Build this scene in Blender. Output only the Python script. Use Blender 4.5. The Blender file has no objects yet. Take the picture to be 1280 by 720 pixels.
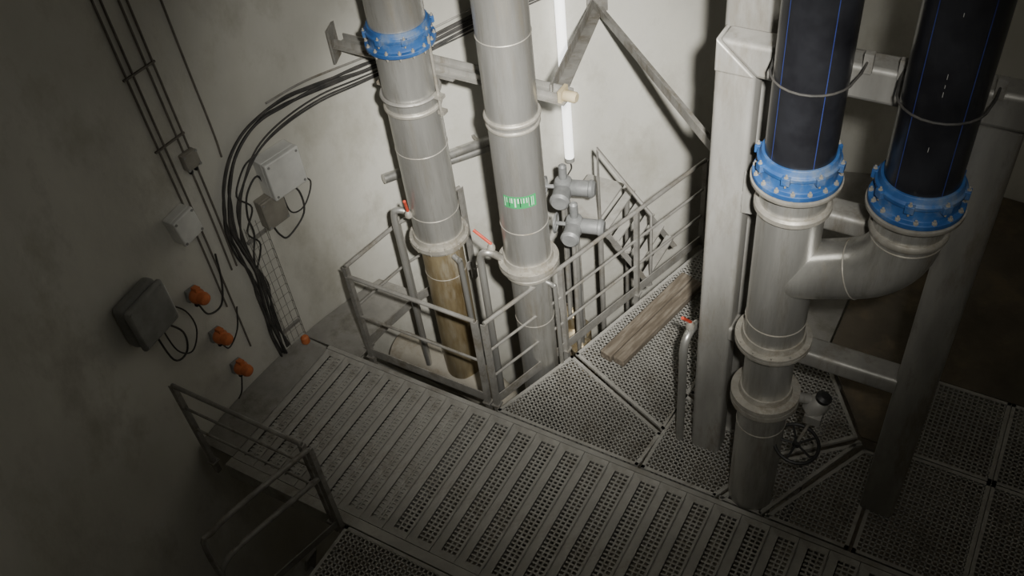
import bpy, math, random
from mathutils import Vector, Matrix
random.seed(4)
V=Vector
COL=bpy.context.scene.collection
CX,CY,R=0.0,3.4,5.7
# ------------------------------------------------------------------ materials
def mat(name,c1,c2,rough=.7,metal=0.0,scale=4.0,bump=.15,stretch=(1,1,1),c3=None,fine=30.0,emit=0,lo=.35,hi=.68,spec=None):
    m=bpy.data.materials.new(name); m.use_nodes=True; nt=m.node_tree; N=nt.nodes; L=nt.links
    b=N['Principled BSDF']; b.inputs['Roughness'].default_value=rough; b.inputs['Metallic'].default_value=metal
    if spec is not None: b.inputs['Specular IOR Level'].default_value=spec
    tc=N.new('ShaderNodeTexCoord'); mp=N.new('ShaderNodeMapping'); mp.inputs['Scale'].default_value=stretch
    L.new(tc.outputs['Object'],mp.inputs['Vector'])
    n1=N.new('ShaderNodeTexNoise'); n1.inputs['Scale'].default_value=scale; n1.inputs['Detail'].default_value=7; n1.inputs['Roughness'].default_value=.62
    L.new(mp.outputs[0],n1.inputs['Vector'])
    cr=N.new('ShaderNodeValToRGB'); cr.color_ramp.elements[0].position=lo; cr.color_ramp.elements[1].position=hi
    cr.color_ramp.elements[0].color=(*c1,1); cr.color_ramp.elements[1].color=(*c2,1)
    L.new(n1.outputs['Fac'],cr.inputs['Fac'])
    out=cr.outputs['Color']
    n2=N.new('ShaderNodeTexNoise'); n2.inputs['Scale'].default_value=fine; n2.inputs['Detail'].default_value=4
    L.new(tc.outputs['Object'],n2.inputs['Vector'])
    if c3 is not None:
        r2=N.new('ShaderNodeValToRGB'); r2.color_ramp.elements[0].position=.50; r2.color_ramp.elements[1].position=.68
        n3=N.new('ShaderNodeTexNoise'); n3.inputs['Scale'].default_value=scale*.6+1.3; n3.inputs['Detail'].default_value=9; n3.inputs['Roughness'].default_value=.7
        L.new(mp.outputs[0],n3.inputs['Vector']); L.new(n3.outputs['Fac'],r2.inputs['Fac'])
        mx=N.new('ShaderNodeMixRGB'); L.new(r2.outputs['Color'],mx.inputs['Fac']); L.new(out,mx.inputs['Color1']); mx.inputs['Color2'].default_value=(*c3,1)
        out=mx.outputs['Color']
        if metal>0:
            mr=N.new('ShaderNodeMapRange'); mr.inputs['To Min'].default_value=rough; mr.inputs['To Max'].default_value=min(1,rough+.3)
            L.new(r2.outputs['Color'],mr.inputs['Value']); L.new(mr.outputs[0],b.inputs['Roughness'])
    L.new(out,b.inputs['Base Color'])
    if bump>0:
        bp=N.new('ShaderNodeBump'); bp.inputs['Strength'].default_value=bump; bp.inputs['Distance'].default_value=.01
        L.new(n2.outputs['Fac'],bp.inputs['Height']); L.new(bp.outputs[0],b.inputs['Normal'])
    if emit: 
        L.new(out,b.inputs['Emission Color']); b.inputs['Emission Strength'].default_value=emit
    return m
mWALL=mat('concrete_wall',(.47,.46,.41),(.62,.61,.555),.9,0,.55,.35,(1,1,.6),c3=(.42,.405,.35),fine=14)
mLOW=mat('concrete_floor',(.18,.16,.13),(.28,.25,.21),.9,0,1.5,.3)
mSTEEL=mat('stainless_steel',(.36,.355,.335),(.60,.595,.565),.33,.72,1.5,.04,(3,3,.35),c3=(.27,.25,.21),fine=40)
mSTB=mat('stained_steel',(.22,.155,.07),(.48,.40,.25),.34,.6,2.2,.05,(2.5,2.5,.5),c3=(.44,.40,.31))
mHEAD=mat('pale_dusty_pipe_steel',(.36,.33,.27),(.52,.49,.42),.6,.2,2,.1,c3=(.30,.25,.18))
mRING=mat('dull_flange_steel',(.29,.275,.24),(.45,.43,.385),.5,.4,6.0,.1,c3=(.22,.19,.14))
mGALV=mat('galvanized_steel',(.23,.222,.205),(.37,.36,.335),.55,.4,5.0,.1,c3=(.18,.16,.125))
mFRAME=mat('frame_steel',(.28,.275,.255),(.43,.42,.395),.45,.4,1.4,.06,(2.5,2.5,.6),c3=(.22,.20,.165))
mGRATE=mat('dusty_grating',(.29,.282,.258),(.41,.40,.37),.88,.0,2.0,.2,c3=(.23,.215,.185))
mPLATE=mat('dusty_plate',(.21,.203,.185),(.31,.30,.275),.9,0,2.2,.3,c3=(.16,.15,.125))
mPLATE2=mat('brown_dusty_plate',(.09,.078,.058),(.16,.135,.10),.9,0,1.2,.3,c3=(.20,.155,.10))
mBLACK=mat('black_polyethylene',(.008,.008,.01),(.02,.021,.025),.30,0,3,.03)
mBLUE=mat('blue_coating',(.012,.055,.18),(.03,.11,.29),.55,0,4,.1,c3=(.14,.17,.21))
mSTRIPE=mat('blue_stripe',(.02,.03,.15),(.03,.05,.20),.5,0,5,0)
mWHITE=mat('white_plastic',(.52,.52,.50),(.68,.68,.65),.5,0,3,.02)
mGREYP=mat('grey_plastic',(.19,.19,.182),(.30,.30,.285),.6,0,4,.1)
mBRN=mat('grey_brown_box_paint',(.2,.185,.155),(.28,.265,.225),.7,0,5,.1)
mCABLE=mat('cable_sheath',(.025,.025,.024),(.07,.065,.06),.65,0,8,.05)
mWIRE=mat('thin_cable',(.10,.09,.075),(.18,.16,.14),.7,0,8,.05)
mORANGE=mat('orange_plastic',(.42,.12,.04),(.64,.20,.07),.65,0,9,.05,c3=(.34,.15,.08))
mRED=mat('red_lever_paint',(.38,.04,.02),(.55,.08,.04),.5,0,8,.05)
mWOOD=mat('old_wood',(.10,.08,.058),(.20,.168,.13),.9,0,3.0,.5,(9,1,9),c3=(.24,.21,.17))
mGREEN=mat('green_label',(.02,.26,.08),(.04,.36,.12),.6,0,4,0)
mPALE=mat('pale_label',(.50,.62,.52),(.60,.70,.62),.6,0,4,0)
mCREAM=mat('yellowed_cap',(.36,.30,.18),(.48,.41,.27),.7,0,5,.05)
mTUBE=mat('lamp_diffuser',(.9,.9,.88),(1,1,.97),.4,0,2,0,emit=2.2)
mALU=mat('grey_cast_paint',(.17,.175,.175),(.28,.285,.285),.5,.25,5,.1)
mRUBBER=mat('black_handwheel',(.015,.015,.015),(.04,.04,.04),.5,.1,5,.05)
# ------------------------------------------------------------------ mesh builder
class MB:
    def __init__(s): s.v=[];s.f=[];s.m=[];s.mi=0
    def add(s,vs,fs):
        o=len(s.v); s.v+= [V(q) for q in vs]
        for f in fs: s.f.append([i+o for i in f]); s.m.append(s.mi)
        return s
    def box(s,c,size,rot=None):
        hx,hy,hz=[q/2 for q in size]; c=V(c); vs=[]
        for x in(-hx,hx):
            for y in(-hy,hy):
                for z in(-hz,hz):
                    q=V((x,y,z)); q=rot@q if rot else q; vs.append(q+c)
        return s.add(vs,[(0,1,3,2),(4,6,7,5),(0,4,5,1),(2,3,7,6),(0,2,6,4),(1,5,7,3)])
    def ext(s,prof,p1,p2,up=(0,0,1)):
        p1=V(p1);p2=V(p2);d=(p2-p1).normalized();sd=d.cross(V(up)).normalized();u=sd.cross(d)
        n=len(prof); vs=[p1+sd*a+u*b for a,b in prof]+[p2+sd*a+u*b for a,b in prof]
        fs=[(i,(i+1)%n,n+(i+1)%n,n+i) for i in range(n)]+[tuple(range(n))[::-1],tuple(range(n,2*n))]
        return s.add(vs,fs)
    def bar(s,p1,p2,w,h,up=(0,0,1)):
        return s.ext([(-w/2,-h/2),(w/2,-h/2),(w/2,h/2),(-w/2,h/2)],p1,p2,up)
    def rbox(s,p1,p2,w,h,r=.03,up=(0,0,1)):
        pr=[]
        for cx,cy,a0 in((w/2-r,h/2-r,0),(-w/2+r,h/2-r,90),(-w/2+r,-h/2+r,180),(w/2-r,-h/2+r,270)):
            for k in range(6):
                a=math.radians(a0+90*k/5); pr.append((cx+r*math.cos(a),cy+r*math.sin(a)))
        return s.ext(pr,p1,p2,up)
    def angle(s,p1,p2,w,t=.01,up=(0,0,1)):
        a=w/2
        return s.ext([(-a,-a),(a,-a),(a,-a+t),(-a+t,-a+t),(-a+t,a),(-a,a)],p1,p2,up)
    def tube(s,pts,r,n=12,cap=True,radii=None):
        pts=[V(p) for p in pts]; k=len(pts); vs=[];fs=[]
        t0=(pts[1]-pts[0]).normalized(); a=t0.orthogonal().normalized(); pt=t0
        for i,p in enumerate(pts):
            if i==0:t=t0
            elif i==k-1:t=(pts[-1]-pts[-2]).normalized()
            else:t=((pts[i+1]-p).normalized()+(p-pts[i-1]).normalized()).normalized()
            q=pt.rotation_difference(t); a=(q@a); a=(a-t*a.dot(t)).normalized(); b=t.cross(a); pt=t
            rr=radii[i] if radii else r
            for j in range(n):
                an=2*math.pi*j/n; vs.append(p+a*math.cos(an)*rr+b*math.sin(an)*rr)
        for i in range(k-1):
            for j in range(n): fs.append((i*n+j,i*n+(j+1)%n,(i+1)*n+(j+1)%n,(i+1)*n+j))
        if cap: fs.append(tuple(range(n))[::-1]); fs.append(tuple(range((k-1)*n,k*n)))
        return s.add(vs,fs)
    def lathe(s,prof,o,ax=(0,0,1),n=40,closed=False):
        o=V(o);ax=V(ax).normalized();a=ax.orthogonal().normalized();b=ax.cross(a);vs=[];fs=[];k=len(prof)
        for r,h in prof:
            for j in range(n):
                an=2*math.pi*j/n; vs.append(o+ax*h+(a*math.cos(an)+b*math.sin(an))*r)
        rng=k if closed else k-1
        for i in range(rng):
            i2=(i+1)%k
            for j in range(n): fs.append((i*n+j,i*n+(j+1)%n,i2*n+(j+1)%n,i2*n+j))
        if not closed: fs.append(tuple(range(n))[::-1]); fs.append(tuple(range((k-1)*n,k*n)))
        return s.add(vs,fs)
    def torus(s,c,ax,Rr,r,n=32,m=8):
        return s.lathe([(Rr+r*math.cos(2*math.pi*i/m),r*math.sin(2*math.pi*i/m)) for i in range(m)],c,ax,n,closed=True)
    def patch(s,c,r,a0,a1,z0,z1,n=8):
        c=V(c);vs=[]
        for i in range(n+1):
            an=a0+(a1-a0)*i/n
            for z in(z0,z1): vs.append((c.x+r*math.cos(an),c.y+r*math.sin(an),z))
        return s.add(vs,[(2*i,2*i+2,2*i+3,2*i+1) for i in range(n)])
    def mesh(s,name,off=V((0,0,0)),mats=()):
        me=bpy.data.meshes.new(name); me.from_pydata([tuple(q-off) for q in s.v],[],s.f)
        for m in mats: me.materials.append(m)
        for p,mi in zip(me.polygons,s.m): p.material_index=mi; p.use_smooth=True
        import bmesh
        bm=bmesh.new(); bm.from_mesh(me); bmesh.ops.recalc_face_normals(bm,faces=bm.faces); bm.to_mesh(me); bm.free()
        me.set_sharp_from_angle(angle=math.radians(35)); me.update(); return me
def smooth(pts,n=6):
    pts=[V(p) for p in pts]; P=[pts[0]*2-pts[1]]+pts+[pts[-1]*2-pts[-2]]; o=[]
    for i in range(1,len(P)-2):
        for k in range(n):
            t=k/n; a,b,c,d=P[i-1:i+3]
            o.append(.5*((2*b)+(c-a)*t+(2*a-5*b+4*c-d)*t*t+(3*b-a-3*c+d)*t**3))
    return o+[pts[-1]]
def root(name,label,cat,loc=(0,0,0),group=None,M=None):
    e=bpy.data.objects.new(name,None); e.empty_display_size=.1; COL.objects.link(e)
    if M is not None: e.matrix_world=M
    else: e.location=V(loc)
    e['label']=label; e['category']=cat
    if group:e['group']=group
    e['wl']=1 if M is not None else 0
    return e
def part(rt,name,mb,mats,label=None,org=None,bevel=0):
    if not isinstance(mats,(list,tuple)): mats=[mats]
    base=V((0,0,0)) if rt.get('wl') else V(rt.location)
    off=V(org) if org is not None else base
    ob=bpy.data.objects.new(name,mb.mesh(name,off,mats)); COL.objects.link(ob); ob.parent=rt; ob.location=off-base
    if label: ob['label']=label
    if bevel:
        b=ob.modifiers.new('bevel','BEVEL'); b.width=bevel; b.segments=3; b.limit_method='ANGLE'
    return ob
def solo(name,mb,mats,label,cat,group=None,org=(0,0,0),bevel=0,kind=None):
    if not isinstance(mats,(list,tuple)): mats=[mats]
    ob=bpy.data.objects.new(name,mb.mesh(name,V(org),mats)); COL.objects.link(ob); ob.location=V(org)
    if label: ob['label']=label
    if cat: ob['category']=cat
    if group: ob['group']=group
    if kind: ob['kind']=kind
    if bevel:
        b=ob.modifiers.new('bevel','BEVEL'); b.width=bevel; b.segments=2; b.limit_method='ANGLE'
    return ob
def bolt_mesh(mt,s=.018,h=.05):
    b=MB(); b.lathe([(s*.5,-h),(s*.5,-h*.55),(s,-h*.55),(s,-h*.3),(s*.5,-h*.3),(s*.5,h*.3),(s,h*.3),(s,h*.62),(s*.5,h*.62),(s*.5,h)],(0,0,0),n=6)
    return b.mesh('bolt',mats=[mt])
BM=bolt_mesh(mRING,.015,.042); BMs=bolt_mesh(mRING,.013,.045)
def flange(rt,c,ri,ro,h,mt,nb=12,name='flange',me=None,double=True,label=None,axis=None):
    b=MB()
    if double: prof=[(ri,-h/2-.05),(ri+.012,-h/2-.05),(ri+.02,-h/2),(ro,-h/2),(ro,-.004),(ro-.012,-.004),(ro-.012,.004),(ro,.004),(ro,h/2),(ri+.02,h/2),(ri+.012,h/2+.05),(ri,h/2+.05)]
    else: prof=[(ri,-h/2),(ro,-h/2),(ro,h/2),(ri,h/2)]
    b.lathe(prof,c,closed=True)
    f=part(rt,name,b,mt,label,org=c)
    rb=(ri+ro)/2+.015
    for i in range(nb):
        o=bpy.data.objects.new('bolt',me or BM); COL.objects.link(o); o.parent=f
        a=2*math.pi*(i+.5)/nb; o.location=(rb*math.cos(a),rb*math.sin(a),0)
    return f
def coupling(rt,c,r,label='blue pipe coupling with thin bolted flange'):
    b=MB()
    b.lathe([(r-.001,-.10),(r+.054,-.10),(r+.058,-.096),(r+.058,-.068),(r+.054,-.064),(r+.028,-.06),(r+.022,-.04),(r+.022,.015),(r+.038,.02),(r+.04,.045),(r+.026,.055),(r+.016,.09),(r-.001,.09)],c,n=56,closed=True)
    for i in range(8):
        a=2*math.pi*i/8; q=V(c)+V((math.cos(a)*(r+.036),math.sin(a)*(r+.036),.03)); b.box(q,(.045,.05,.05),Matrix.Rotation(a,3,'Z'))
    f=part(rt,'pipe_coupling',b,mBLUE,label,org=c,bevel=.004)
    for i in range(16):
        o=bpy.data.objects.new('bolt',BM); COL.objects.link(o); o.parent=f
        a=2*math.pi*(i+.5)/16; o.location=((r+.042)*math.cos(a),(r+.042)*math.sin(a),-.08)
    for i in range(8):
        o=bpy.data.objects.new('clamp_bolt',BMs); COL.objects.link(o); o.parent=f
        a=2*math.pi*i/8; o.location=((r+.045)*math.cos(a),(r+.045)*math.sin(a),.03)
    return f
def ring(rt,c,r,name='weld_collar',h=.05,t=.03,mt=None):
    b=MB(); b.lathe([(r-.002,-h/2),(r+t*.6,-h/2),(r+t,-h/4),(r+t,h/4),(r+t*.6,h/2),(r-.002,h/2)],c,closed=True)
    return part(rt,name,b,mt or mRING,org=c)
# ------------------------------------------------------------------ shell
def struct(name,mb,mt):
    o=solo(name,mb,mt,None,None,kind='structure'); return o
b=MB(); n=128; zs=[-3.4,0,3,6,9.4]; vs=[];fs=[]
for z in zs:
    for j in range(n):
        a=2*math.pi*j/n; vs.append((CX+R*math.cos(a),CY+R*math.sin(a),z))
for z in (9.4,-3.4):
    for j in range(n):
        a=2*math.pi*j/n; vs.append((CX+(R+.3)*math.cos(a),CY+(R+.3)*math.sin(a),z))
for i in range(4):
    for j in range(n): fs.append((i*n+j,i*n+(j+1)%n,(i+1)*n+(j+1)%n,(i+1)*n+j))
for i,k in ((4,5),(5,6),(6,0)):
    for j in range(n): fs.append((i*n+j,i*n+(j+1)%n,k*n+(j+1)%n,k*n+j))
b.add(vs,fs); struct('wall_round',b,mWALL)
b=MB(); b.lathe([(R+.3,-3.6),(R+.3,-3.4)],(CX,CY,0),n=96); struct('floor',b,mLOW)
b=MB(); b.lathe([(R+.3,9.4),(R+.3,9.6)],(CX,CY,0),n=96); struct('ceiling',b,mWALL)
def WP(y,z,off=0.0):
    rr=R-off
    x=-math.sqrt(max(R*R-(y-CY)**2,0)); d=V((x,y-CY,0)).normalized()
    return V((CX+d.x*rr,CY+d.y*rr,z))
def WM(y,z,off=0.004):
    p=WP(y,z,off); o=V((p.x-CX,p.y-CY,0)).normalized(); lx=V((o.y,-o.x,0)); 
    return Matrix(((lx.x,o.x,0,p.x),(lx.y,o.y,0,p.y),(0,0,1,p.z),(0,0,0,1)))
# ------------------------------------------------------------------ gratings
def clip(poly,axis,val):
    xs=[]; n=len(poly)
    for i in range(n):
        p,q=poly[i],poly[(i+1)%n]; a,c=p[axis],q[axis]
        if (a-val)*(c-val)<0 or a==val:
            if a==c: continue
            t=(val-a)/(c-a); xs.append(p[1-axis]+t*(q[1-axis]-p[1-axis]))
    if len(xs)<2: return None
    return min(xs),max(xs)
def grate(poly,z=0,pitch=.042,t=.0125,h=.024,frame=.03,pitch2=None):
    b=MB(); pitch2=pitch2 or pitch
    for axis,pt,hh in((0,pitch,h),(1,pitch2,h*.6)):
        lo=min(p[axis] for p in poly);hi=max(p[axis] for p in poly); k=lo+pt*.5
        while k<hi:
            c=clip(poly,axis,k)
            if c and c[1]-c[0]>.03:
                if axis==0:b.box((k,(c[0]+c[1])/2,z-hh/2),(t,c[1]-c[0],hh))
                else:b.box(((c[0]+c[1])/2,k,z-hh/2),(c[1]-c[0],t,hh))
            k+=pt
    n=len(poly); cc=sum((V((p[0],p[1],0)) for p in poly),V((0,0,0)))/n
    for i in range(n):
        p=V((*poly[i],z-h/2));q=V((*poly[(i+1)%n],z-h/2)); 
        ins=(cc-(p+q)/2); d=(q-p).normalized(); nn=V((-d.y,d.x,0)); nn=nn if nn.dot(V((ins.x,ins.y,0)))>0 else -nn
        b.bar(p+nn*frame/2,q+nn*frame/2,frame,h+.004)
    return b
def panel(poly,label,z=0,mt=None,**k):
    b=grate(poly,z,**k); c=V((sum(p[0] for p in poly)/len(poly),sum(p[1] for p in poly)/len(poly),z-.03))
    return solo('floor_grating',b,mt or mGRATE,label,'floor grating','floor grating panels',org=c)
def plate(poly,label,z=0,t=.02,mt=None,bv=.004):
    b=MB(); n=len(poly); b.add([(p[0],p[1],z-t) for p in poly]+[(p[0],p[1],z) for p in poly],[tuple(range(n))[::-1],tuple(range(n,2*n))]+[(i,(i+1)%n,n+(i+1)%n,n+i) for i in range(n)])
    c=V((sum(p[0] for p in poly)/n,sum(p[1] for p in poly)/n,z-t))
    return solo('floor_plate',b,mt or mPLATE,label,'floor plate','steel floor plates',org=c,bevel=bv)
def arc(y0,y1,n=6,off=.01): return [tuple(WP(y0+(y1-y0)*i/n,0,off)[:2]) for i in range(n+1)]
PL,PC=1.43,3.54
def plank_mesh(dirty):
    b=MB(); L=PL
    b.box((-.072,0,-.009),(.084,L,.018)); b.box((-.114,0,-.02),(.008,L,.04)); b.box((-.034,0,-.02),(.008,L,.04))
    for xx in(.010,.054): b.box((xx,0,-.012),(.014,L,.022))
    b.box((.105,0,-.014),(.022,L,.028))
    y=-L/2+.02
    while y<L/2: b.box((.036,y,-.008),(.142,.016,.015)); y+=.040
    if dirty: b.box((.036,0,-.015),(.142,L,.006)); b.box((.03,0,-.007),(.02,L,.014))
    for y in(-L/2+.03,L/2-.03): b.box((0,y,-.010),(.232,.06,.021))
    return b
pm1=plank_mesh(False).mesh('grating_plank',mats=[mGRATE]); pm2=plank_mesh(True).mesh('grating_plank',mats=[mGRATE])
x=-5.156;i=0
while x<1.75:
    o=bpy.data.objects.new('grating_plank',pm1 if x>-3.7 else pm2); COL.objects.link(o)
    o.location=(x,PC,random.uniform(-.003,.002))
    o['label']='dusty steel walkway plank with mesh strip' if x>-3.7 else 'dusty walkway plank with dirt-filled mesh near the wall'
    o['category']='walkway plank'; o['group']='steel planks of the walkway'; x+=.238
for y,w in((4.281,.045),(2.775,.09)):
    b=MB(); b.bar((-5.28,y,-.095),(1.9,y,-.095),w,.2); solo('support_beam',b,mGRATE,'long galvanized channel edging the walkway','steel beam',org=(-5.28,y,-.2),bevel=.004)
for x,y0,y1 in((-5.2,2.83,4.25),(-3.5,2.83,4.25),(-1.9,2.83,4.25),(-.4,2.83,4.25),(-.70,4.4,6.2),(-1.8,5.9,7.9),(.71,4.4,8.5)):
    b=MB(); b.bar((x,y0,-.14),(x,y1,-.14),.08,.14); solo('support_beam',b,mGALV,'galvanized cross beam carrying the floor gratings','steel beam',org=(x,y0,-.2))
plate([(-5.278,2.83),(-5.278,4.255)]+arc(4.255,2.83,12),'dusty grey steel plate floor meeting the curved wall')
plate([(-4.9,4.306),(-4.84,5.3)]+arc(5.3,4.306),'dusty solid steel plate beside the railed opening')
panel([(-3.35,4.32),(-1.95,4.32),(-1.9,4.72),(-3.02,5.2)],'dusty grating panel beside the railing corner')
panel([(-3.0,5.23),(-1.9,4.76),(-1.78,5.9),(-2.42,7.15),(-2.5,6.9)],'dusty grating panel under the old plank')
panel([(-1.92,4.32),(-1.25,4.32),(-.98,4.86),(-1.88,5.22)],'dusty grating panel at the foot of the steel frame')
panel([(-1.22,4.32),(-.86,4.32),(-.34,5.36),(-.94,4.86)],'dusty grating panel around the standing pipe')
panel([(-.83,4.32),(-.16,4.32),(-.16,5.3),(-.3,5.3)],'dusty grating panel between pipe and frame post')
panel([(-1.84,5.25),(-.96,4.89),(-.38,5.40),(-.9,6.2),(-1.74,5.86)],'dusty grating panel behind the steel frame')
panel([(-3.9,1.7),(-2.6,1.7),(-2.6,2.72),(-3.9,2.72)],'dusty grating panel beside the ladder opening')
panel([(-2.58,1.7),(-1.2,1.7),(-1.2,2.72),(-2.58,2.72)],'dusty grating panel along the walkway')
def ar(x): return CY+math.sqrt((R-.02)**2-x*x)
for (xa,xb,ya,yb) in((-.13,.69,4.32,5.4),(.70,1.75,4.32,5.4),(-.13,.69,5.41,6.3),(.70,1.9,5.41,6.3)):
    panel([(xa,ya),(xb,ya),(xb,yb),(xa,yb)],'dim dusty grating panel past the frame post')
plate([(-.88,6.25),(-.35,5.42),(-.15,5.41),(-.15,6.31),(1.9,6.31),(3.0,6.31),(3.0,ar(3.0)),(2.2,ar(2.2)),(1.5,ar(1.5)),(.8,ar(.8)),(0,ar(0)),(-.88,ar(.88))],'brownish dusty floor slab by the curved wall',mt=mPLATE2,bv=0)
plate([(-1.7,5.94),(-.9,6.25),(-.9,ar(-.9)),(-1.7,ar(-1.7))],'dusty steel floor plate by the curved wall')
plate([(-2.4,7.22),(-1.74,6.0),(-1.71,5.95),(-1.71,ar(-1.71)),(-2.4,ar(-2.4))],'dusty steel floor plate by the curved wall')
# ------------------------------------------------------------------ railings
def railing(name,label,pts,toe=True,npost=None,h=1.1,mids=(.40,.74)):
    P=[V((p[0],p[1],0)) for p in pts]; rt=root(name,label,'railing',P[0])
    b=MB(); b.tube([p+V((0,0,h)) for p in P],.020,10); part(rt,'top_rail',b,mGALV)
    for zz in mids:
        b=MB(); b.tube([p+V((0,0,zz)) for p in P],.013,8); part(rt,'mid_rail',b,mGALV)
    if toe:
        for p,q in zip(P,P[1:]):
            b=MB(); b.bar(p+V((0,0,.065)),q+V((0,0,.065)),.01,.11); part(rt,'toe_board',b,mGALV)
    posts=[]
    for i in range(len(P)-1):
        L=(P[i+1]-P[i]).length; k=max(1,round(L/(npost or 1.0)))
        posts+= [P[i].lerp(P[i+1],j/k) for j in range(k)]
    posts.append(P[-1])
    for q in posts:
        b=MB(); b.angle(q+V((0,0,-.14)),q+V((0,0,h)),.046,.008,up=(0,1,0)); b.box(q+V((0,0,.008)),(.08,.08,.016)); part(rt,'post',b,mGALV)
    return rt
railing('guard_railing','galvanized steel railing along the walkway side of the pipe opening',[(-4.80,4.37),(-3.47,4.37)],npost=1.4,mids=(.58,))
railing('guard_railing','long galvanized railing beside the old plank and gratings',[(-3.38,4.38),(-3.1,5.24),(-2.49,7.15)],npost=.98)
railing('guard_railing','galvanized railing between the curved wall and pipe opening',[(-4.9,4.46),(-4.79,5.15),(-4.52,5.85)],npost=.9,mids=(.58,))
railing('guard_railing','galvanized railing guarding the ladder opening by the wall',[(-5.40,2.71),(-4.03,2.71)],toe=False,npost=1.4,mids=(.5,.8))
rt=root('guard_railing','short railing with rounded tube ends at the ladder opening','railing',(-3.95,2.7,0))
d=V((-.23,-.95,0)).normalized(); s=V((-3.95,2.7,0))
for z0,nm in((1.1,'top_rail'),(.72,'mid_rail')):
    pts=[s+V((0,0,z0)),s+d*.7+V((0,0,z0)),s+d*.9+V((0,0,z0-.03)),s+d*1.0+V((0,0,z0-.14))]
    pts+= [s+d*1.0+V((0,0,-.1 if nm=='top_rail' else .35))]
    b=MB(); b.tube(smooth(pts,5),.023,10); part(rt,nm,b,mGALV)
b=MB(); b.angle(s+V((0,0,-.14)),s+V((0,0,1.1)),.046,.008,up=(0,1,0)); part(rt,'post',b,mGALV)
b=MB(); b.bar(s+V((0,0,.05)),s+d+V((0,0,.05)),.01,.08); part(rt,'toe_board',b,mGALV)
rt=root('steep_stair','steep steel stair going down through the floor opening','stairs',(-5.2,2.2,-3.4))
for y in(1.75,2.45):
    b=MB(); b.bar((-4.15,y,-.25),(-5.2,y,-3.38),.02,.14,up=(0,1,0)); part(rt,'stringer',b,mGALV)
for i in range(10):
    t=(i+.9)/10.8; b=MB(); b.box((-4.15-1.05*t,2.1,-.25-3.1*t),(.2,.68,.03)); part(rt,'tread',b,mGALV)
# ------------------------------------------------------------------ pipe 1
def vpipe(rt,x,y,z0,z1,r,mt,name='pipe_section',n=48,label=None):
    b=MB(); b.lathe([(r,z0),(r,z1)],(x,y,0),n=n); return part(rt,name,b,mt,label)
def weld(rt,x,y,z,r):
    b=MB(); b.torus((x,y,z),(0,0,1),r,.005,48,6); part(rt,'weld_seam',b,mRING)
def lever(rt,p,d,name='valve_lever'):
    p=V(p); b=MB(); b.tube([p,p+V((0,0,.03)),p+V(d)*.5+V((0,0,.045)),p+V(d)+V((0,0,.06))],.014,8); part(rt,name,b,mRED,'red valve lever')
    b=MB(); b.lathe([(.02,-.05),(.035,-.03),(.035,.0),(.018,.03)],p,n=12); part(rt,'valve_body',b,mRING)
x1,y1=-4.29,5.13
rt=root('steel_pipe','tall stainless steel pipe with blue coupling and brown stained foot','pipe',(x1,y1,-3.4))
vpipe(rt,x1,y1,1.17,3.2,.222,mSTEEL); vpipe(rt,x1,y1,3.2,9.35,.222,mSTEEL,label='upper pipe length above the coupling')
vpipe(rt,x1,y1,-.7,1.17,.195,mSTB,label='yellow-brown stained lower pipe length')
b=MB(); b.tube(smooth([(-5.15,5.12,-.85),(-4.6,5.12,-.85),(-4.1,5.08,-.87),(-3.82,5.02,-1.0),(-3.72,5.0,-1.3),(-3.71,5.0,-2.0),(-3.71,5.0,-3.38)],7),.205,36); part(rt,'header_pipe',b,mHEAD,'pale dusty header pipe with elbow below the floor')
coupling(rt,(x1,y1,3.28),.222)
flange(rt,(x1,y1,1.17),.222,.275,.045,mRING,12)
ring(rt,(x1,y1,2.62),.222,h=.04,t=.02); weld(rt,x1,y1,1.5,.222); weld(rt,x1,y1,2.2,.222); weld(rt,x1,y1,.75,.195)
b=MB(); b.torus((x1,y1,2.74),(0,0,1),.238,.016,40,6); b.box((x1,y1+.26,2.74),(.5,.03,.05)); part(rt,'pipe_clamp',b,mGALV)
for sx in(-.27,.27):
    b=MB(); b.tube([(x1+sx,y1+.0,2.55),(x1+sx,y1+.0,3.3)],.012,8); b.box((x1+sx,y1+.0,2.74),(.09,.06,.03)); b.box((x1+sx,y1+.02,2.58),(.06,.06,.03)); part(rt,'threaded_rod',b,mRING)
b=MB(); b.tube(smooth([(x1-.2,y1-.08,1.42),(x1-.32,y1-.13,1.45),(x1-.36,y1-.15,1.36),(x1-.36,y1-.15,.9),(x1-.36,y1-.15,-.7)],5),.032,12); part(rt,'drain_tube',b,mSTEEL)
b=MB(); b.tube(smooth([(x1+.2,y1-.1,1.05),(x1+.27,y1-.12,1.02),(x1+.28,y1-.12,.9),(x1+.3,y1-.12,-.7)],5),.026,12); part(rt,'drain_tube',b,mSTEEL)
lever(rt,(x1-.12,y1-.22,1.55),(.04,-.06,.14))
# ------------------------------------------------------------------ pipe 2
x2,y2=-3.30,5.06
rt=root('steel_pipe','tall stainless steel pipe with green striped label and flange','pipe',(x2,y2,-3.4))
vpipe(rt,x2,y2,1.3,9.35,.2,mSTEEL); vpipe(rt,x2,y2,-3.38,1.3,.175,mSTEEL,label='lower pipe length below the flange')
flange(rt,(x2,y2,1.3),.2,.265,.06,mRING,12); ring(rt,(x2,y2,1.2),.175,'flange_collar',h=.05,t=.05); ring(rt,(x2,y2,2.82),.2,h=.035,t=.02); ring(rt,(x2,y2,2.75),.2,'pipe_clamp',h=.03,t=.012)
weld(rt,x2,y2,1.75,.2); weld(rt,x2,y2,.6,.175); weld(rt,x2,y2,3.5,.2)
c=(x2,y2,0)
af=math.atan2(-5.06,3.3)
b=MB(); b.patch(c,.2025,af-.78,af+.58,2.035,2.155,16); b.mi=1
k=-.74; random.seed(2)
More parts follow.
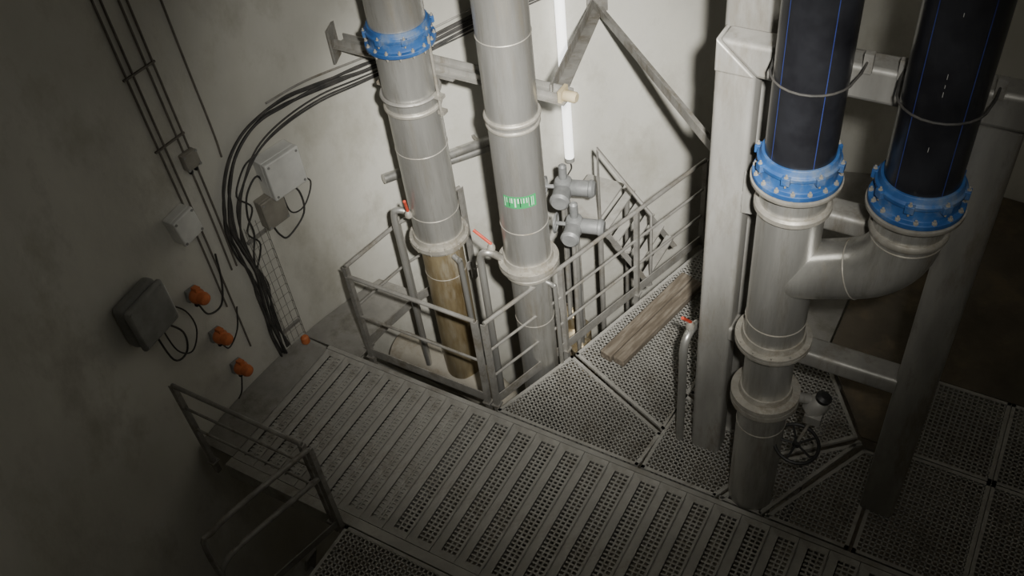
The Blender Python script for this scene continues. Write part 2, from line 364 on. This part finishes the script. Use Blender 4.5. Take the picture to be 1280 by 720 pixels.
while k<.50:
    w=random.choice([.03,.045,.06]); b.patch(c,.2035,af+k,af+k+w,2.05 if random.random()<.6 else 2.09,2.14,2); k+=w+random.choice([.05,.07])
b.mi=2
for k in(-.55,-.1,.28): b.patch(c,.2038,af+k,af+k+.035,2.05,2.14,2)
part(rt,'pipe_label',b,[mGREEN,mPALE,mRUBBER],'narrow green label with pale vertical bars')
b=MB(); b.tube(smooth([(x2-.18,y2-.1,1.3),(x2-.26,y2-.2,1.44),(x2-.34,y2-.22,1.38),(x2-.35,y2-.22,1.1),(x2-.35,y2-.22,-.5)],5),.034,12); part(rt,'drain_tube',b,mSTEEL)
b=MB(); b.tube(smooth([(x2+.16,y2-.02,1.1),(x2+.22,y2+.0,1.05),(x2+.23,y2+.02,.9),(x2+.23,y2+.02,-.4)],5),.02,12); part(rt,'drain_tube',b,mSTEEL)
lever(rt,(x2-.26,y2-.16,1.48),(-.16,.0,.07))
# ------------------------------------------------------------------ manifold
x3,y3,x4=-1.01,4.495,-.345
rt=root('pipe_manifold','two black plastic pipes joining into a stainless steel branch pipe','pipe',(x3,y3,-3.4))
def blackpipe(x,z0,text=False):
    b=MB(); r=.2; b.lathe([(r,z0),(r,9.35)],(x,y3,0),n=56); b.mi=1
    fa=math.atan2(-y3,-x)
    for k in range(5):
        a=fa+k*2*math.pi/5+(.62 if text else .42); b.patch((x,y3,0),r+.0012,a,a+.024,z0,9.3,2)
    if text:
        b.mi=2; z=z0+.45
        while z<5.2:
            w=random.choice([.01,.02,.03]); b.patch((x,y3,0),r+.0014,fa-.03,fa-.015,z,z+w,2); z+=w+random.choice([.02,.03,.3])
    part(rt,'plastic_pipe',b,[mBLACK,mSTRIPE,mGREYP],'black plastic pipe with thin blue length stripes')
blackpipe(x3,3.40); blackpipe(x4,3.40,True)
coupling(rt,(x3,y3,3.45),.2); coupling(rt,(x4,y3,3.47),.2)
for xx,zz in((x3,3.332),(x4,3.352)):
    b=MB(); b.lathe([(.198,-.016),(.262,-.016),(.266,-.01),(.266,.012),(.198,.016)],(xx,y3,zz),n=56,closed=True); part(rt,'backing_flange',b,mRING,'pale steel backing flange',org=(xx,y3,zz))
vpipe(rt,x3,y3,1.92,3.34,.2,mSTEEL); weld(rt,x3,y3,2.15,.2)
ring(rt,(x3,y3,3.14),.2,h=.06,t=.03)
ang=[i*math.pi/2/9*.74 for i in range(10)]; rr=.40; ze=3.12
pts=[(x4,y3,3.34),(x4,y3,ze)]+[(x4-rr*(1-math.cos(a)),y3,ze-rr*math.sin(a)) for a in ang[1:]]
e=V(pts[-1]); dd=V((-math.sin(ang[-1]),0,-math.cos(ang[-1]))); pts.append(tuple(e+dd*.43))
b=MB(); b.tube(pts,.2,44,radii=[.2,.2]+[.198-.001*i for i in range(9)]+[.188]); part(rt,'pipe_elbow',b,mSTEEL,'curved stainless branch elbow')
for q,dq,rw in((V(pts[1]),V((0,0,1)),.2),(e,dd,.19)):
    b=MB(); b.torus(q,dq,rw,.005,44,6); part(rt,'weld_seam',b,mRING)
ring(rt,(x4,y3,3.18),.2,h=.05,t=.02)
flange(rt,(x3,y3,1.94),.198,.258,.05,mRING,12)
vpipe(rt,x3,y3,1.32,1.91,.172,mSTEEL); flange(rt,(x3,y3,1.32),.172,.247,.1,mRING,12,name='butterfly_valve',label='flanged butterfly valve between two pipe lengths')
vpipe(rt,x3,y3,-3.38,1.32,.18,mSTEEL); weld(rt,x3,y3,1.0,.18)
b=MB(); b.tube([(x3+.17,y3+.04,1.32),(x3+.3,y3+.12,1.26)],.04,12); b.lathe([(.05,-.09),(.075,-.07),(.08,.04),(.055,.08)],(x3+.36,y3+.12,1.22),(.4,.2,.6),n=18); b.box((x3+.36,y3+.08,1.14),(.12,.12,.08)); g=part(rt,'gearbox',b,mFRAME,'grey valve gearbox')
b=MB(); b.lathe([(.055,0),(.06,.03),(.035,.05)],(x3+.39,y3+.12,1.30),(.3,.1,1),n=18); part(rt,'gearbox_cap',b,mRUBBER)
c=V((x3+.29,y3+.0,.85)); axw=V((.12,-.1,1)).normalized()
b=MB(); b.torus(c,axw,.165,.014,40,8); s1=axw.orthogonal().normalized(); s2=axw.cross(s1)
for i in range(5):
    a=2*math.pi*i/5; b.tube([c,c+(s1*math.cos(a)+s2*math.sin(a))*.165],.009,6)
b.lathe([(.03,-.02),(.03,.03)],c,axw,n=16); part(rt,'handwheel',b,mRUBBER,'black spoked handwheel')
b=MB(); b.tube([c,(x3+.36,y3+.08,1.14)],.012,8); part(rt,'valve_stem',b,mRING)
# ------------------------------------------------------------------ steel frame
rt=root('portal_frame','large pale grey steel portal frame of box members','steel structure',(-1.48,4.83,-.02))
yf=4.83; dp=.19; y0f,y1f=yf-.095,yf+.095
def hb(nm,p1,p2,w,up): 
    b=MB(); b.rbox(p1,p2,w,dp,.035,up=up); part(rt,nm,b,mFRAME)
hb('post',(-1.51,yf,-.02),(-1.51,yf,3.76),.25,(0,1,0))
hb('post',(-.06,yf,-.02),(-.06,yf,3.76),.26,(0,1,0))
xl,xr,z0,z1=-1.635,-1.385,3.76,3.98
b=MB(); b.add([(xl,y0f,z0),(xr,y0f,z0),(xl,y0f,z1),(xl,y1f,z0),(xr,y1f,z0),(xl,y1f,z1)],[(0,1,2),(3,5,4),(0,3,4,1),(1,4,5,2),(2,5,3,0)]); part(rt,'corner_plate',b,mFRAME,bevel=.012)
b=MB()
b.add([(xr+.005,y0f,z0),(1.9,y0f,z0),(1.9,y0f,z1),(xl+.01,y0f,z1),(xr+.005,y1f,z0),(1.9,y1f,z0),(1.9,y1f,z1),(xl+.01,y1f,z1)],[(0,1,2,3),(7,6,5,4),(0,4,5,1),(1,5,6,2),(2,6,7,3),(3,7,4,0)])
part(rt,'beam',b,mFRAME,bevel=.03)
hb('beam',(-1.395,yf,2.84),(-.18,yf,2.84),.15,(0,1,0))
hb('beam',(-1.395,yf,1.52),(-.18,yf,1.52),.15,(0,1,0))
for xx,sx in((-1.385,1),(-.19,-1)):
    b=MB(); ya,yb=y0f-.016,y0f-.001
    b.add([(xx,ya,2.75),(xx+sx*.2,ya,2.77),(xx+sx*.2,ya,2.92),(xx,ya,3.09),(xx,yb,2.75),(xx+sx*.2,yb,2.77),(xx+sx*.2,yb,2.92),(xx,yb,3.09)],[(0,1,2,3),(7,6,5,4),(0,4,5,1),(1,5,6,2),(2,6,7,3),(3,7,4,0)])
    part(rt,'gusset_plate',b,mFRAME)
for xx in(x3,x4):
    b=MB(); P=[(xx-.235,y0f,4.03),(xx-.235,y3+.1,4.03)]+[(xx+.222*math.cos(a),y3+.02+.222*math.sin(a),4.03) for a in [math.pi+ math.pi*i/12 for i in range(13)]]+[(xx+.235,y3+.1,4.03),(xx+.235,y0f,4.03)]
    b.tube(P,.007,8); part(rt,'u_bolt',b,mCABLE)
    for sx in(-.24,.24):
        b=MB(); b.box((xx+sx,y0f-.01,4.02),(.05,.04,.12)); part(rt,'clamp_bracket',b,mGALV)
b=MB(); b.rbox((-1.50,5.15,0),(-1.50,5.15,9.35),.37,.28,.03,(0,1,0)); b.box((-1.50,5.15,.01),(.46,.34,.02))
solo('steel_column',b,mFRAME,'tall boxed steel column standing behind the portal frame','steel column',org=(-1.50,5.15,0))
rt=root('bypass_pipe','thin steel drain tube with red lever beside the frame post','pipe',(-1.74,4.75,-.5))
b=MB(); b.tube(smooth([(-1.73,4.98,1.25),(-1.73,4.84,1.3),(-1.74,4.75,1.2),(-1.74,4.75,.8),(-1.74,4.75,-.5)],5),.035,12); part(rt,'tube',b,mSTEEL)
lever(rt,(-1.73,4.84,1.38),(-.03,-.1,.1))
# ------------------------------------------------------------------ wall brace
rt=root('pipe_support_brace','double steel angle brace spanning from curved wall to columns','steel brace',(-5.2,5.42,2.85))
for yy,zz in((5.39,2.80),(5.50,2.80)):
    b=MB(); b.angle((-5.28 if yy<5.45 else -5.24,yy,zz),(-3.02,yy,zz-.02),.06,.012,up=(0,0,1)); part(rt,'cross_beam',b,mFRAME)
for t in(.05,.3,.62,.97):
    xx=-5.24+2.22*t; b=MB(); b.box((xx,5.445,2.77-.02*t),(.05,.15,.012)); part(rt,'spacer_plate',b,mFRAME)
b=MB(); b.bar((-5.28,5.44,2.63),(-5.28,5.44,2.95),.22,.02,up=(1,.39,0)); part(rt,'wall_plate',b,mGALV)
ap=V((-3.78,7.50,2.34))
b=MB(); b.angle((-3.12,5.45,2.8),ap,.11,.012); part(rt,'diagonal_brace',b,mGALV)
b=MB(); b.angle((-1.69,5.2,2.8),ap,.085,.012); part(rt,'diagonal_brace',b,mGALV)
b=MB(); b.box(ap+V((-.02,.03,0)),(.2,.03,.2),Matrix.Rotation(.75,3,'Z')); part(rt,'wall_plate',b,mGALV)
b=MB(); b.lathe([(.035,-.06),(.045,-.045),(.045,.045),(.035,.06)],(-3.0,5.43,2.8),(1,0,0),n=20); b.box((-3.06,5.43,2.8),(.03,.12,.12)); part(rt,'end_cap',b,mCREAM,'yellowed end cap')
# ------------------------------------------------------------------ wooden plank
a=V((-2.64,5.26,.055)); e=V((-2.34,6.55,.055)); dd=(e-a).normalized(); L=(e-a).length
b=MB(); b.box((-.066,0,0),(.125,L,.095)); b.box((.064,.01,-.003),(.122,L-.03,.088))
o=solo('wooden_plank',b,mWOOD,'old weathered split wooden beam lying on the grating','wooden plank',bevel=.01)
o.location=(a+e)/2; o.rotation_euler=(0,0,math.atan2(dd.y,dd.x)-math.pi/2)
# ------------------------------------------------------------------ strip light
M=WM(7.33,.53)
rt=root('strip_light','long white tubular strip light mounted upright on wall','lamp',M=M)
b=MB(); b.box((0,-.02,1.2),(.05,.04,2.4)); part(rt,'back_channel',b,mGALV)
b=MB(); b.lathe([(.042,0.03),(.05,.05),(.05,2.35),(.042,2.37)],(0,-.075,0),n=24); part(rt,'diffuser_tube',b,mTUBE,'white diffuser tube')
for z in(0,2.37):
    b=MB(); b.lathe([(.03,z-.02),(.054,z),(.054,z+.05),(.03,z+.06)],(0,-.075,0),n=24); part(rt,'end_cap',b,mGREYP)
b=MB(); b.tube(smooth([(0,-.07,0),(0.02,-.06,-.12),(-.03,-.04,-.25),(-.01,-.02,-.5)],5),.008,6); part(rt,'cable',b,mCABLE)
for (ya,za,yb,zb,r) in((5.55,1.27,6.75,1.17,.05),(6.15,1.12,6.95,1.08,.045)):
    A=WP(ya,za,.14);B=WP(yb,zb,.14); rt=root('steel_conduit','short horizontal steel pipe held off the wall','pipe',A)
    b=MB(); b.tube([A,A.lerp(B,.02),B],r,16); part(rt,'tube',b,mSTEEL)
    for t in(.2,.8):
        q=A.lerp(B,t); b=MB(); w=V((q.x-CX,q.y-CY,0)); w=w.normalized()*(R-.01)+V((CX,CY,q.z)); b.bar(q,w,.03,.03); part(rt,'bracket',b,mGALV)
# ------------------------------------------------------------------ cables on wall
def wcable(name,label,yz,r,off,mt,n=8,cat='cable',group=None):
    P=[WP(y,z,off) for y,z in yz]; S=smooth(P,6); Q=[]
    for q in S:
        w=V((q.x-CX,q.y-CY,0)); rr=min(w.length,R-off); w=w.normalized()*(rr); Q.append(V((w.x+CX,w.y+CY,q.z)))
    b=MB(); b.tube(Q,r,n); return solo(name,b,mt,label,cat,group,org=P[0])
random.seed(11)
main=[(7.9,2.75),(7.3,2.62),(6.73,2.5),(6.2,2.42),(5.9,2.42),(5.63,2.43),(5.35,2.46),(5.1,2.48),(4.85,2.50),(4.62,2.49),(4.42,2.43),(4.24,2.30),(4.10,2.1),(4.02,1.9),(3.98,1.7),(3.99,1.42),(4.02,1.15),(4.02,.9),(4.0,.6),(4.0,.35),(4.0,.03)]
for k in range(6):
    dz=(k-2.5)*.017; yz=[]
    for i,(y,z) in enumerate(main):
        j=random.uniform(-.014,.014)
        if i<9: yz.append((y,z+dz+j))
        elif i<13: yz.append((y-dz*.9+j,z+dz*.6+j*.5))
        else: yz.append((y-dz*1.1+j*1.5,z+dz*.2))
    wcable('power_cable','thick black cable curving along wall and dropping to floor',yz,.010 if k%2 else .013,.03+.02*(k%3),mCABLE,group='black cable bundle on the wall')
for k in range(3):
    dz=-.12+.022*k; s_=.018*k
    base=[(8.0,2.78),(7.3,2.62),(6.73,2.5),(6.2,2.42),(5.63,2.42),(5.2,2.44),(4.8,2.40),(4.5,2.31)]
    yz=[(y,z+dz+random.uniform(-.012,.012)) for y,z in base]+[(4.26+s_,2.12+dz),(4.11+s_,1.8),(4.07-s_,1.4),(4.10+s_,.9),(4.09-s_,.5),(4.08+s_,.05)]
    wcable('power_cable','thin dark cable running below the main bundle',yz,.009,.035,mCABLE,group='black cable bundle on the wall')
wcable('cable_rail','slim steel rail carrying the cables along the curved wall',[(7.9,2.87),(7.3,2.72),(6.73,2.60),(6.2,2.52),(5.63,2.53),(5.1,2.58),(4.7,2.58)],.010,.05,mGALV,cat='cable rail')
for y,z0,z1 in((3.67,1.0,9.3),(3.73,.4,9.3),(3.86,1.3,9.3),(3.92,1.3,9.3),(4.17,2.35,9.3)):
    wcable('thin_cable','thin straight cable running up the concrete wall',[(y,z0),(y+.01,(z0+3)/2),(y,4),(y+.01,z1)],.009,.015,mWIRE,group='straight thin wall cables')
for z in(2.75,3.4):
    M=WM(3.79,z); b=MB(); b.box((0,-.012,0),(.3,.02,.014)); o=solo('cable_cleat',b,mWIRE,'small metal strip clamping thin wall cables','cable clamp','cable clamps'); o.matrix_world=M
b=MB()
for xx in(-.1,-.033,.033,.1): b.tube([(xx,-.03,-.78),(xx,-.03,.78)],.0025,6)
for i in range(14): z=-.76+i*.115; b.tube([(-.1,-.06,z),(-.1,-.03,z),(.1,-.03,z),(.1,-.06,z)],.0025,6)
for xx in(-.1,.1): b.tube([(xx,-.06,-.78),(xx,-.06,.78)],.0025,6)
for z in(-.6,.6): b.box((0,-.013,z),(.22,.026,.03))
o=solo('wire_cable_tray',b,mGALV,'upright wire mesh cable tray on the wall','cable tray'); o.matrix_world=WM(4.21,.82)
# ------------------------------------------------------------------ boxes
def wbox(name,label,cat,y,z,w,h,d,mt,lid=None,glands=3,tilt=0,bv=.012):
    rt=root(name,label,cat,M=WM(y,z)@Matrix.Rotation(tilt,4,'Y'))
    b=MB(); b.box((0,-d*.35,0),(w,d*.7,h)); part(rt,'box_body',b,mt,bevel=bv)
    b=MB(); b.box((0,-d*.85,0),(w*1.02,d*.3,h*1.02))
    part(rt,'box_lid',b,lid or mt,bevel=bv)
    for sx in(-1,1):
        for sz in(-1,1): b=MB(); b.lathe([(.012,-.004),(.012,.004)],(sx*w*.42,-d-.002,sz*h*.42),(0,1,0),n=10); part(rt,'lid_screw',b,mGREYP)
    for i in range(glands):
        xx=(-.5+(i+.5)/glands)*w*.8; b=MB(); b.lathe([(.014,-.05),(.02,-.04),(.02,-.02),(.016,0)],(xx,-d*.4,-h/2),n=10); part(rt,'cable_gland',b,mRUBBER)
    return rt
wbox('junction_box','white plastic junction box fixed to the wall','junction box',4.60,1.96,.36,.38,.2,mWHITE)
wbox('junction_box','grey-brown dusty junction box below the white one','junction box',4.42,1.62,.24,.30,.12,mBRN)
wbox('junction_box','small pale junction box on the straight cables','junction box',3.57,2.09,.22,.26,.14,mWHITE,tilt=-.1)
wbox('junction_box','tiny dark junction box among the wall cables','junction box',3.88,2.53,.14,.15,.07,mBRN,glands=2)
rt=wbox('control_box','grey box with rounded edges and pale side strip','control box',2.88,1.72,.42,.44,.20,mGREYP,bv=.05)
b=MB(); b.box((.225,-.10,-.04),(.02,.13,.32)); part(rt,'side_strip',b,mWHITE,'pale label strip',bevel=.006)
def orange(y,z):
    rt=root('orange_signal_unit','orange domed signal unit on a grey wall base','warning light',M=WM(y,z)@Matrix.Rotation(.15,4,'Y'),group='orange units on the wall')
    b=MB(); b.box((0,-.025,0),(.12,.05,.12)); part(rt,'base',b,mGREYP,bevel=.01)
    b=MB(); b.lathe([(.062,0),(.07,.02),(.07,.05),(.055,.08),(.06,.11),(.05,.14),(.025,.15)],(0,-.05,0),(0,-1,0),n=24); b.box((0,-.09,.06),(.05,.06,.07)); part(rt,'orange_dome',b,mORANGE)
    b=MB(); b.lathe([(.012,0),(.02,-.02),(.02,-.05),(.012,-.06)],(0,-.05,-.065),n=10); part(rt,'cable_gland',b,mRUBBER)
orange(3.40,1.42);orange(3.44,.86);orange(3.50,.36)
def loopc(label,pts,r=.009):
    wcable('hanging_cable',label,pts,r,.05,mCABLE,group='slack cable loops')
loopc('slack black cable looping below the white box',[(4.63,1.75),(4.74,1.6),(4.72,1.35),(4.5,1.22),(4.42,1.3),(4.38,1.45)])
loopc('slack black cable looping beside the brown box',[(4.45,1.8),(4.4,2.0),(4.25,1.9),(4.18,1.7),(4.18,1.5),(4.1,1.3),(4.05,1.1)])
loopc('slack black cable looping beside the brown box',[(4.75,1.75),(4.88,1.62),(4.75,1.42),(4.6,1.45),(4.57,1.75)],.007)
loopc('tangled cable crossing behind the junction boxes',[(4.45,2.2),(4.3,2.15),(4.15,1.95),(4.25,1.75),(4.12,1.55),(4.2,1.35),(4.05,1.1)],.008)
loopc('slack cable hanging below the control box',[(3.0,1.48),(3.15,1.2),(3.1,1.0),(2.95,1.05),(2.90,1.50)])
loopc('slack cable hanging below the control box',[(3.1,1.6),(3.26,1.35),(3.28,1.1),(3.15,.95),(3.02,1.1),(2.98,1.48)],.007)
loopc('slack cable between orange unit and wall cables',[(3.40,1.30),(3.45,1.13),(3.6,1.10),(3.7,1.3),(3.75,1.6)])
loopc('slack cable between orange unit and wall cables',[(3.44,.75),(3.5,.63),(3.65,.73),(3.74,.95)],.007)
loopc('slack cable drooping from the lowest orange unit',[(3.50,.25),(3.46,.15),(3.42,.07),(3.36,.03)],.007)
b=MB(); b.lathe([(.03,0),(.045,.02),(.04,.08),(.02,.1)],(0,0,0),n=16); solo('orange_cable_end',b,mORANGE,'small orange cable fitting at foot of tray','cable fitting').location=WP(4.25,.0,.12)
# ------------------------------------------------------------------ actuators
def actuator(p,ang,label,k=1.2):
    rt=root('valve_actuator',label,'valve actuator',(p[0],p[1],-3.4),group='grey motorised valve actuators'); p=V(p)
    Rm=Matrix.Rotation(ang,3,'Z'); ax=Rm@V((1,0,0)); ay=Rm@V((0,1,0))
    S=lambda pr:[(a*k,h*k) for a,h in pr]
    b=MB(); b.lathe(S([(.05,-.12),(.085,-.1),(.1,-.06),(.1,.06),(.085,.1),(.05,.12)]),p,n=24); part(rt,'gear_housing',b,mALU)
    b=MB(); b.lathe(S([(.07,.05),(.085,.08),(.085,.26),(.095,.27),(.095,.3),(.07,.33)]),p,ax,n=24); part(rt,'motor',b,mALU)
    b=MB(); b.lathe(S([(.08,.05),(.095,.07),(.095,.2),(.105,.21),(.105,.24),(.08,.27)]),p,ay*-1,n=24); part(rt,'control_housing',b,mALU)
    b=MB(); b.torus(p-ax*.18,ax,.09,.010,28,8); b.tube([p-ax*.18,p],.02,8)
    for i in range(3):
        a=2*math.pi*i/3; b.tube([p-ax*.18,p-ax*.18+(V((0,0,1))*math.cos(a)+ay*math.sin(a))*.09],.008,6)
    part(rt,'handwheel',b,mALU)
    b=MB(); b.lathe([(.035,.1),(.04,.12),(.04,.25),(.02,.27)],p,n=16); part(rt,'stem_cover',b,mALU)
    b=MB(); b.tube([p,p-V((0,0,2.2))],.03,12); part(rt,'stem',b,mSTEEL)
    for s in(-1,1):
        b=MB(); b.tube([p+ay*.07*s-V((0,0,.1)),p+ay*.12*s-V((0,0,1.7))],.022,8); part(rt,'yoke_leg',b,mGALV)
    b=MB(); b.lathe([(.05,-2.6),(.15,-2.5),(.19,-2.2),(.19,-2.0),(.10,-1.9),(.12,-1.7),(.05,-1.65)],p,n=28); part(rt,'valve_body',b,mSTB)
actuator((-3.52,6.14,1.20),.3,'grey motorised actuator on a tall valve stem',.92); actuator((-3.26,5.84,1.06),.25,'grey motorised actuator standing beside the railing',.85)
# ------------------------------------------------------------------ stair in the back
rt=root('short_stair','short steel stair with a tubular handrail behind the railing','stairs',(-2.95,6.9,-3.4))
y0,y1=6.55,7.20
xa,za,xb,zb=-3.36,.46,-2.80,-.18
for y in(y0,y1):
    b=MB(); b.bar((xa,y,za-.03),(xb,y,zb-.03),.012,.07); part(rt,'stringer',b,mGALV)
    b=MB(); b.tube([(xa,y,za-.04),(xa,y,-3.38)],.03,8); part(rt,'leg',b,mGALV)
b=MB(); b.tube([(xa,y0,za),(xa,y0,za+.95),(xb,y0,zb+.95),(xb,y0,zb)],.018,10); part(rt,'handrail',b,mGALV)
for i in range(5):
    t=(i+.5)/5; b=MB(); b.box((xa+(xb-xa)*t,(y0+y1)/2,za+(zb-za)*t+.03),(.085,y1-y0,.025)); part(rt,'tread',b,mGRATE)
b=MB(); b.box((-3.60,(y0+y1)/2,.47),(.42,y1-y0,.03)); part(rt,'landing',b,mGRATE)
# ------------------------------------------------------------------ camera & light
cr=V((.8677,.4881,-.0942)); cu=V((-.2903,.6514,.7010)); cf=V((-.4036,.5809,-.7069))
cam=bpy.data.cameras.new('camera'); co=bpy.data.objects.new('camera',cam); COL.objects.link(co)
cr.normalize(); cf=(cf-cr*cf.dot(cr)).normalized(); cu=cr.cross(cf)
Mx=Matrix.Identity(4)
for i in range(3): Mx[i][0]=cr[i];Mx[i][1]=cu[i];Mx[i][2]=-cf[i]
Mx[0][3],Mx[1][3],Mx[2][3]=0,0,7.0
co.matrix_world=Mx; cam.sensor_width=36; cam.lens=33.75; cam.clip_start=.02; bpy.context.scene.camera=co
for nm,en,sz in(('flashlight_core',6600,33),('flashlight_spill',1600,51)):
    ld=bpy.data.lights.new(nm,'SPOT'); lo=bpy.data.objects.new(nm,ld); COL.objects.link(lo)
    lo.location=V((0,0,7))+cr*.34+cu*.2
    aim=V((-3.80,6.6,1.2)); lo.rotation_euler=(aim-V(lo.location)).to_track_quat('-Z','Y').to_euler()
    ld.energy=en; ld.color=(1,.975,.91); ld.spot_size=math.radians(sz); ld.spot_blend=1.0; ld.shadow_soft_size=.09
ld=bpy.data.lights.new('fill_light','POINT'); lo=bpy.data.objects.new('fill_light',ld); COL.objects.link(lo)  # added fill under the ceiling to lift the blacks, not a fixture of the shaft
lo.location=(0,2.2,9.0); ld.energy=60; ld.color=(1,.97,.92); ld.shadow_soft_size=.6
w=bpy.data.worlds.new('world'); bpy.context.scene.world=w; w.use_nodes=True; w.node_tree.nodes['Background'].inputs[0].default_value=(.9,.88,.82,1); w.node_tree.nodes['Background'].inputs[1].default_value=.02
for o in bpy.data.objects:
    if 'wl' in o: del o['wl']
